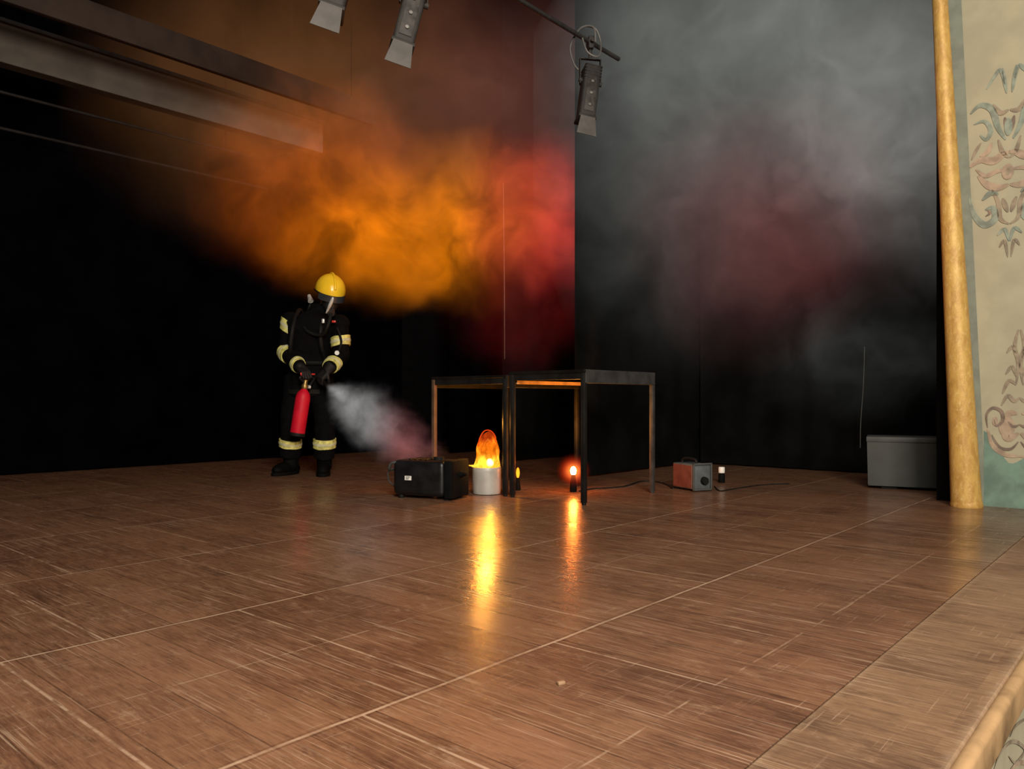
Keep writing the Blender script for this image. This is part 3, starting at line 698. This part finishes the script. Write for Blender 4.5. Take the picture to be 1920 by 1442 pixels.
# mask
bm = bmesh.new(); ellip(bm, (0, -.055, -.03), (.068, .062, .085), MH); ellip(bm, (0, -.09, -.085), (.04, .04, .036), MH)
bm = remesh(bm, .008, 3); mk = mobj('breathing_mask', bm, 'mask', person)
bm = bmesh.new(); ellip(bm, (0, -.075, -.01), (.062, .05, .05), MH); mobj('visor', bm, 'visor', mk)
bm = bmesh.new(); pts = spline([MH @ Vector(p) for p in ((-.010, -.150, .035), (-.014, -.146, .0), (-.024, -.142, -.05), (-.036, -.132, -.105))])
tube(bm, pts, [.005+.010*sin(pi*(i/(len(pts)-1))**.8) for i in range(len(pts))], 10); mobj('visor_glint', bm, 'silver', mk)['label'] = 'pale reflection down the visor, modelled as a strip'  # visor reflection built as a solid pale piece
bm = bmesh.new(); tube(bm, [MH @ Vector((0, -.11, -.09)), MH @ Vector((0, -.146, -.10))], [.034, .028], 18); mobj('air_valve', bm, 'pipe', mk)
bm = bmesh.new(); tube(bm, spline([MH @ Vector((0, -.14, -.1)), J(614, 612, -.28), J(602, 628, -.24), J(575, 620, -.2), J(565, 595, -.13)]), .014, 10); mobj('air_hose', bm, 'rubber', mk)
# breathing set
bm = bmesh.new(); lathe(bm, [(.02, .0), (.06, .03), (.07, .07), (.07, .40), (.05, .46), (.02, .48)], 20, Matrix.Translation((.02, .17, .78))); mobj('air_tank', bm, 'black', person)
bm = bmesh.new()
for s in (-1, 1): tube(bm, spline([(.02+s*.1, .10, 1.27), (.03+s*.115, -.03, 1.335), (.02+s*.11, -.185, 1.2), (.01+s*.12, -.195, 1.05), (s*.14, -.1, .93)]), .017, 8)
ov = oval((cx0+.005, -.005, .90), .170, .152); tube(bm, ov+[ov[0]], .018, 8)
mobj('harness', bm, 'rubber', person)
p = J(581, 560, -.16); bm = bmesh.new(); tube(bm, [p+Vector((-.010, .015, .028)), p+Vector((0, 0, 0)), p+Vector((.012, -.02, -.022))], [.014, .019, .022], 16); mobj('torch', bm, 'dullsilver', person)['label'] = 'pale torch on the shoulder strap'
bm = bmesh.new(); tube(bm, [p+Vector((.0, .02, -.02)), J(574, 598, -.12)], .012, 8); mobj('torch_bracket', bm, 'black', person)
p = J(632, 662, -.21); bm = bmesh.new(); tube(bm, [p, p+Vector((.005, -.025, 0))], .018, 20); mobj('pressure_gauge', bm, 'dullsilver', person)['label'] = 'round pale gauge'
bm = bmesh.new(); tube(bm, spline([p+Vector((0, .02, .0)), J(640, 640, -.2), J(632, 615, -.18)]), .009, 8); mobj('gauge_hose', bm, 'rubber', person)
p = J(626, 603, -.24); bm = bmesh.new(); box(bm, p, (.03, .02, .018), bev=.004); mobj('alarm_button', bm, 'redsmall', person)
p = J(606, 602, -.26); bm = bmesh.new(); box(bm, p, (.02, .015, .035), bev=.004); mobj('buckle', bm, 'silver', person)
# gloved hands
def glove(Wp, f, n_, ts):
    f = f.normalized(); n_ = (n_-f*n_.dot(f)).normalized(); s = f.cross(n_)*ts
    rot = Matrix((s, f, n_)).transposed()
    if rot.determinant() < 0: rot = Matrix((-s, f, n_)).transposed()
    bm = bmesh.new(); box(bm, Wp+f*.05, (.086, .092, .036), rot=rot, bev=.014, seg=3)
    tube(bm, [Wp-f*.05, Wp, Wp+f*.02], [.046, .040, .034], 16)
    for off, L in ((-.0315, .78), (-.0105, .95), (.0105, 1.02), (.0315, .92)):
        q = Wp+f*.088+s*off; pts = [q-f*.02, q]
        for ang, ln in ((40, .042), (108, .032), (168, .024)):
            a = R(ang); q = q+(f*cos(a)+n_*sin(a))*ln*L; pts.append(q)
        tube(bm, pts, [.0115, .0115, .0108, .010, .009], 10); ellip(bm, pts[-1], (.009,)*3, sub=2)
    q = Wp+f*.03+s*.036; pts = [q-s*.01, q]
    for dv, ln in ((f*.65+s*.45+n_*.55, .036), (f*.55-s*.1+n_*.85, .032), (f*.2-s*.55+n_*.75, .024)):
        q = q+dv.normalized()*ln; pts.append(q)
    tube(bm, pts, [.015, .014, .0125, .0115, .010], 10); ellip(bm, pts[-1], (.01,)*3, sub=2)
    mobj('glove', remesh(bm, .0042, 2), 'glove', person)
    return Wp+f*.098+n_*.028, s, n_
Hc, hs, _ = glove(wR, Vector((.62, -.50, -.50)), Vector((-.1, .35, -1)), 1)
DN = Vector((.64, -.67, -.38)).normalized()
f0 = Vector((-.45, -.25, -.75)); f0 = f0-DN*f0.dot(DN)
Nc, ns, _ = glove(wL, f0, f0.normalized().cross(DN)*-1, 1)
# ------------------------------------------------------------------ fire extinguisher (held, so a thing of its own)
axis = (J(584, 725, -.33)-J(570, 815, -.33)).normalized()
LEN = .38; PL = Vector((RX, D0, 0)); base = Hc - axis*(LEN+.085) + PL
ex = tag(empty('fire_extinguisher', base), 'red fire extinguisher hanging from the firefighter\'s gloved hand', 'fire extinguisher')
qx = axis.to_track_quat('Z', 'Y'); 
ex.rotation_mode = 'QUATERNION'; ex.rotation_quaternion = qx
iM = (Matrix.Translation(base) @ qx.to_matrix().to_4x4()).inverted()
def ex_l(p): return iM @ (p+PL)
bm = bmesh.new(); lathe(bm, [(.050, 0), (.055, .004), (.057, .02), (.057, .29), (.054, .315), (.044, .342), (.028, .36), (.020, .372), (.020, .38)], 36); mobj('cylinder', bm, 'red', ex)
bm = bmesh.new(); lathe(bm, [(.0585, .0), (.0595, .004), (.0595, .022), (.0575, .026)], 36); mobj('base_ring', bm, 'rubber', ex)
bm = bmesh.new(); lathe(bm, [(.023, .372), (.025, .376), (.025, .40), (.018, .41), (.018, .44), (.01, .445)], 20); mobj('valve', bm, 'brass', ex)
hl = (iM.to_3x3() @ hs); hl.z = 0; hl.normalize(); hc = ex_l(Hc)
bm = bmesh.new(); tube(bm, spline([Vector((0, 0, .42))-hl*.01, hc-hl*.055+Vector((0, 0, -.012)), hc, hc+hl*.06]), .009, 10); mobj('carry_handle', bm, 'black', ex)
bm = bmesh.new(); tube(bm, spline([Vector((0, 0, .44)), hc-hl*.05+Vector((0, 0, .02)), hc+hl*.01+Vector((0, 0, .022)), hc+hl*.07+Vector((0, 0, .03))]), .007, 10); mobj('lever', bm, 'redsmall', ex)
gx = Vector((.02, -.02, .39)); bm = bmesh.new(); tube(bm, [gx, gx+Vector((.012, -.014, 0))], .014, 16); mobj('pressure_gauge', bm, 'silver', ex)
n0, n1, n2 = Nc-DN*.07, Nc+DN*.05, Nc+DN*.10
bm = bmesh.new(); tube(bm, spline([Vector((.015, 0, .395)), Vector((.06, -.01, .38)), ex_l(n0-DN*.05+Vector((0, 0, -.02))), ex_l(n0), ex_l(n1)]), .010, 12); mobj('hose', bm, 'rubber', ex)
bm = bmesh.new(); tube(bm, [ex_l(n1-DN*.01), ex_l(n1+DN*.01), ex_l(n2)], [.012, .014, .021], 16); mobj('nozzle', bm, 'rubber', ex)
# ------------------------------------------------------------------ smoke (volumes; stage light painted in as emission, no extinction)
def vol_out(t, col, step):
    e = t.n('ShaderNodeEmission'); t.set(e.inputs[0], col); e.inputs[1].default_value = 1.
    t.l(e.outputs[0], t.out.inputs['Volume'])
    try: t.mt.cycles.volume_step_rate = step
    except Exception as ex_: print('step', ex_)
    return t.mt
def cloud(name, c, d0, hd, outline, blobs, label, nsc=1.4, warp=.7, lo=.36, hi=.66, step=.7, seed=0.):
    # blobs: (centre, radii, colour, strength, contrast) -- contrast 1 = wispy, 0 = even haze
    c = Vector(c); t = NT(name+'_volume'); co = t.coords(); sh = t.vm('ADD', co, (seed, seed*1.7, seed*.6))
    w = t.noise(sh, nsc*.75, 3, .5)
    wv = t.vm('SCALE', t.vm('SUBTRACT', w.outputs['Color'], (.5, .5, .5)), warp)
    pw = t.vm('ADD', co, wv)
    nz = t.noise(t.vm('ADD', sh, t.vm('SCALE', wv, 1.4)), nsc*1.35, 5, .62, .6)
    dn = t.ss(nz.outputs[0], lo, hi, .1, 1)
    total = None
    for bc, brad, col, wt_, ct in blobs:
        q = t.vm('LENGTH', t.vm('DIVIDE', t.vm('SUBTRACT', pw, tuple(Vector(bc)-c)), tuple(brad)))
        k = t.m('MULTIPLY', t.ss(q, .0, 1., 1, 0), t.m('MULTIPLY_ADD', dn, ct, .55*(1-ct)))
        e = t.vm('SCALE', tuple(x*wt_ for x in col), k)
        total = e if total is None else t.vm('ADD', total, e)
    bm = bmesh.new(); rs = []
    for px, ylo, yhi, kd in outline:
        a, b = P(px, ylo, d0), P(px, yhi, d0); m_ = (a+b)/2-c; hz = abs(b.z-a.z)/2
        rs.append([m_+Vector((0, hd*kd*cos(2*pi*i/28), hz*sin(2*pi*i/28))) for i in range(28)])
    rings(bm, rs)
    o = mobj(name, bm, vol_out(t, total, step), loc=c); o.visible_shadow = False
    return tag(o, label, 'smoke', None, 'stuff')
OR1, OR2, RD, BRN, DRD = (1, .25, .004), (1, .17, .005), (1, .058, .054), (.85, .33, .11), (.8, .27, .21)
cloud('coloured_smoke', (-.75, 6.75, 2.3), 6.75, .85, [
    (150, 400, 40, .5), (220, 470, -30, .8), (320, 540, -70, .95), (450, 590, -110, 1), (560, 620, -130, 1), (680, 660, -140, 1), (780, 680, -150, 1),
    (880, 720, -150, 1), (960, 740, -150, .95), (1050, 740, -140, .85), (1110, 700, -100, .7), (1160, 600, 0, .45), (1190, 500, 100, .25)], [
    (P(725, 430, 6.75), (1.25, .7, .82), OR1, 1.35, .92),
    (P(610, 340, 6.75), (1.4, .75, 1.1), OR2, .66, .7),
    (P(880, 410, 6.75), (1.05, .7, .92), OR1, .95, .85),
    (P(770, 500, 6.75), (.95, .6, .45), OR1, .6, 1.),
    (P(1000, 410, 6.8), (.95, .6, .88), RD, 1.15, .7),
    (P(985, 560, 6.8), (1.0, .6, .80), RD, .20, .65),
    (P(560, 160, 6.75), (2.5, .85, 1.6), BRN, .24, .25),
    (P(920, 180, 6.75), (1.7, .85, 1.5), DRD, .17, .25)],
    'orange and red smoke billowing above the firefighter up to the beams', seed=3.1, nsc=1.7, warp=.8, step=.6)
GR = (.92, .96, .89)
cloud('grey_smoke', P(1440, 350, 5.7), 5.7, .68, [
    (1000, 420, 60, .4), (1060, 600, -40, .8), (1140, 720, -110, .97), (1250, 800, -150, 1), (1400, 840, -160, 1), (1560, 860, -160, 1), (1690, 860, -150, .9), (1780, 800, -110, .65), (1820, 680, 20, .3)], [
    (P(1460, -10, 5.7), (2.3, .95, 1.8), GR, .30, .35),
    (P(1700, 250, 5.7), (1.35, .85, 1.4), (.97, .95, .89), .31, .5),
    (P(1250, 290, 5.7), (1.4, .85, 1.8), GR, .12, .5),
    (P(1440, 410, 5.7), (1.3, .85, 1.2), (1, .27, .26), .19, .5),
    (P(1610, 660, 5.7), (.9, .6, .65), GR, .06, 1.)],
    'pale grey smoke with a dim pink patch, right side of the stage', seed=1.7, nsc=2.0, lo=.36, hi=.66, step=.8)
S0 = n2+PL; S1 = P(812, 866, 4.95); dv = S1-S0; LP = dv.length
def plume_mat():
    t = NT('spray_volume'); co = t.coords(); x, y, z = t.sep(co)
    w = t.noise(co, 4.5, 4, .6); q = t.m('DIVIDE', z, LP); q = t.m('MINIMUM', t.m('MAXIMUM', q, 0.), 1.)
    ws = t.m('MULTIPLY', t.m('MINIMUM', t.m('MULTIPLY', q, 3.), 1.), .36)
    wv = t.vm('SCALE', t.vm('SUBTRACT', w.outputs['Color'], (.5,)*3), ws)
    x2, y2, z2 = t.sep(t.vm('ADD', co, wv))
    rad = t.m('ADD', .022, t.m('MULTIPLY', t.m('MULTIPLY', q, .80), t.m('SUBTRACT', 1.12, q)))
    rr = t.m('SQRT', t.m('ADD', t.m('MULTIPLY', x2, x2), t.m('MULTIPLY', y2, y2)))
    fall = t.ss(t.m('DIVIDE', rr, rad), .0, .95, 1, 0)
    fall = t.m('MULTIPLY', fall, t.ss(q, .9, 1., 1, .2))
    nz = t.noise(t.vm('ADD', co, wv), 5, 4, .6, .6); dn = t.ss(nz.outputs[0], .35, .62, .2, 1)
    dens = t.m('MULTIPLY', t.m('MULTIPLY', fall, dn), t.ss(q, 0., .4, 3.2, 1.1))
    col = t.mix(t.ss(t.m('ADD', q, t.m('MULTIPLY', x2, .9)), .42, .78), (.87, .84, .82), (.88, .29, .29))
    return vol_out(t, t.vm('SCALE', col, t.m('MULTIPLY', dens, .85)), .5)
bm = bmesh.new(); tube(bm, [(0, 0, LP*i/16) for i in range(17)], [.03+.86*(i/16)*(1.12-i/16)+.01 for i in range(17)], 24)
pl = mobj('extinguisher_spray', bm, plume_mat(), loc=S0); pl.visible_shadow = False
pl.rotation_mode = 'QUATERNION'; pl.rotation_quaternion = dv.to_track_quat('Z', 'Y')
tag(pl, 'white spray blown from the extinguisher nozzle towards the fog machine', 'spray', None, 'stuff')
# ------------------------------------------------------------------ lights, world, camera
def area(name, loc, target, size, power, col):
    l = bpy.data.lights.new(name, 'AREA'); l.size = size; l.energy = power; l.color = col
    o = bpy.data.objects.new(name, l); C.objects.link(o); o.location = loc
    o.rotation_euler = (Vector(target)-Vector(loc)).to_track_quat('-Z', 'Y').to_euler()
area('house_light', (1.2, -2.6, 2.7), (.6, 3.5, .4), 1.6, 540, (1, .90, .75))
area('floor_fill', (.4, .0, 4.3), (.1, 2.6, 0), 1.8, 180, (1, .88, .75))  # unseen fill lamp added to brighten the stage floor
def point(name, loc, power, col, rad=.03, spot=None):
    l = bpy.data.lights.new(name, 'SPOT' if spot else 'POINT'); l.energy = power; l.color = col; l.shadow_soft_size = rad
    o = bpy.data.objects.new(name, l); C.objects.link(o); o.location = loc
    if spot:
        l.spot_size = R(spot); l.spot_blend = .6; o.rotation_euler = (pi, 0, 0)
point('flame_light', FLX+Vector((0, -.03, .46)), 13, (1, .38, .05))
point('red_light', RLX+Vector((0, 0, RZ+.04)), 85, (1, .36, .05), .02, 155)
w = bpy.data.worlds.new('World'); S.world = w; w.use_nodes = True
w.node_tree.nodes['Background'].inputs[0].default_value = (.5, .55, .7, 1); w.node_tree.nodes['Background'].inputs[1].default_value = .008
cam = bpy.data.cameras.new('Camera'); co_ = bpy.data.objects.new('Camera', cam); C.objects.link(co_)
co_.location = (0, 0, CH); co_.rotation_euler = (R(90), 0, 0)
cam.sensor_width = 36; cam.lens = F/1920*36; cam.shift_y = (HY-721)/1920; cam.clip_start = .02
S.camera = co_
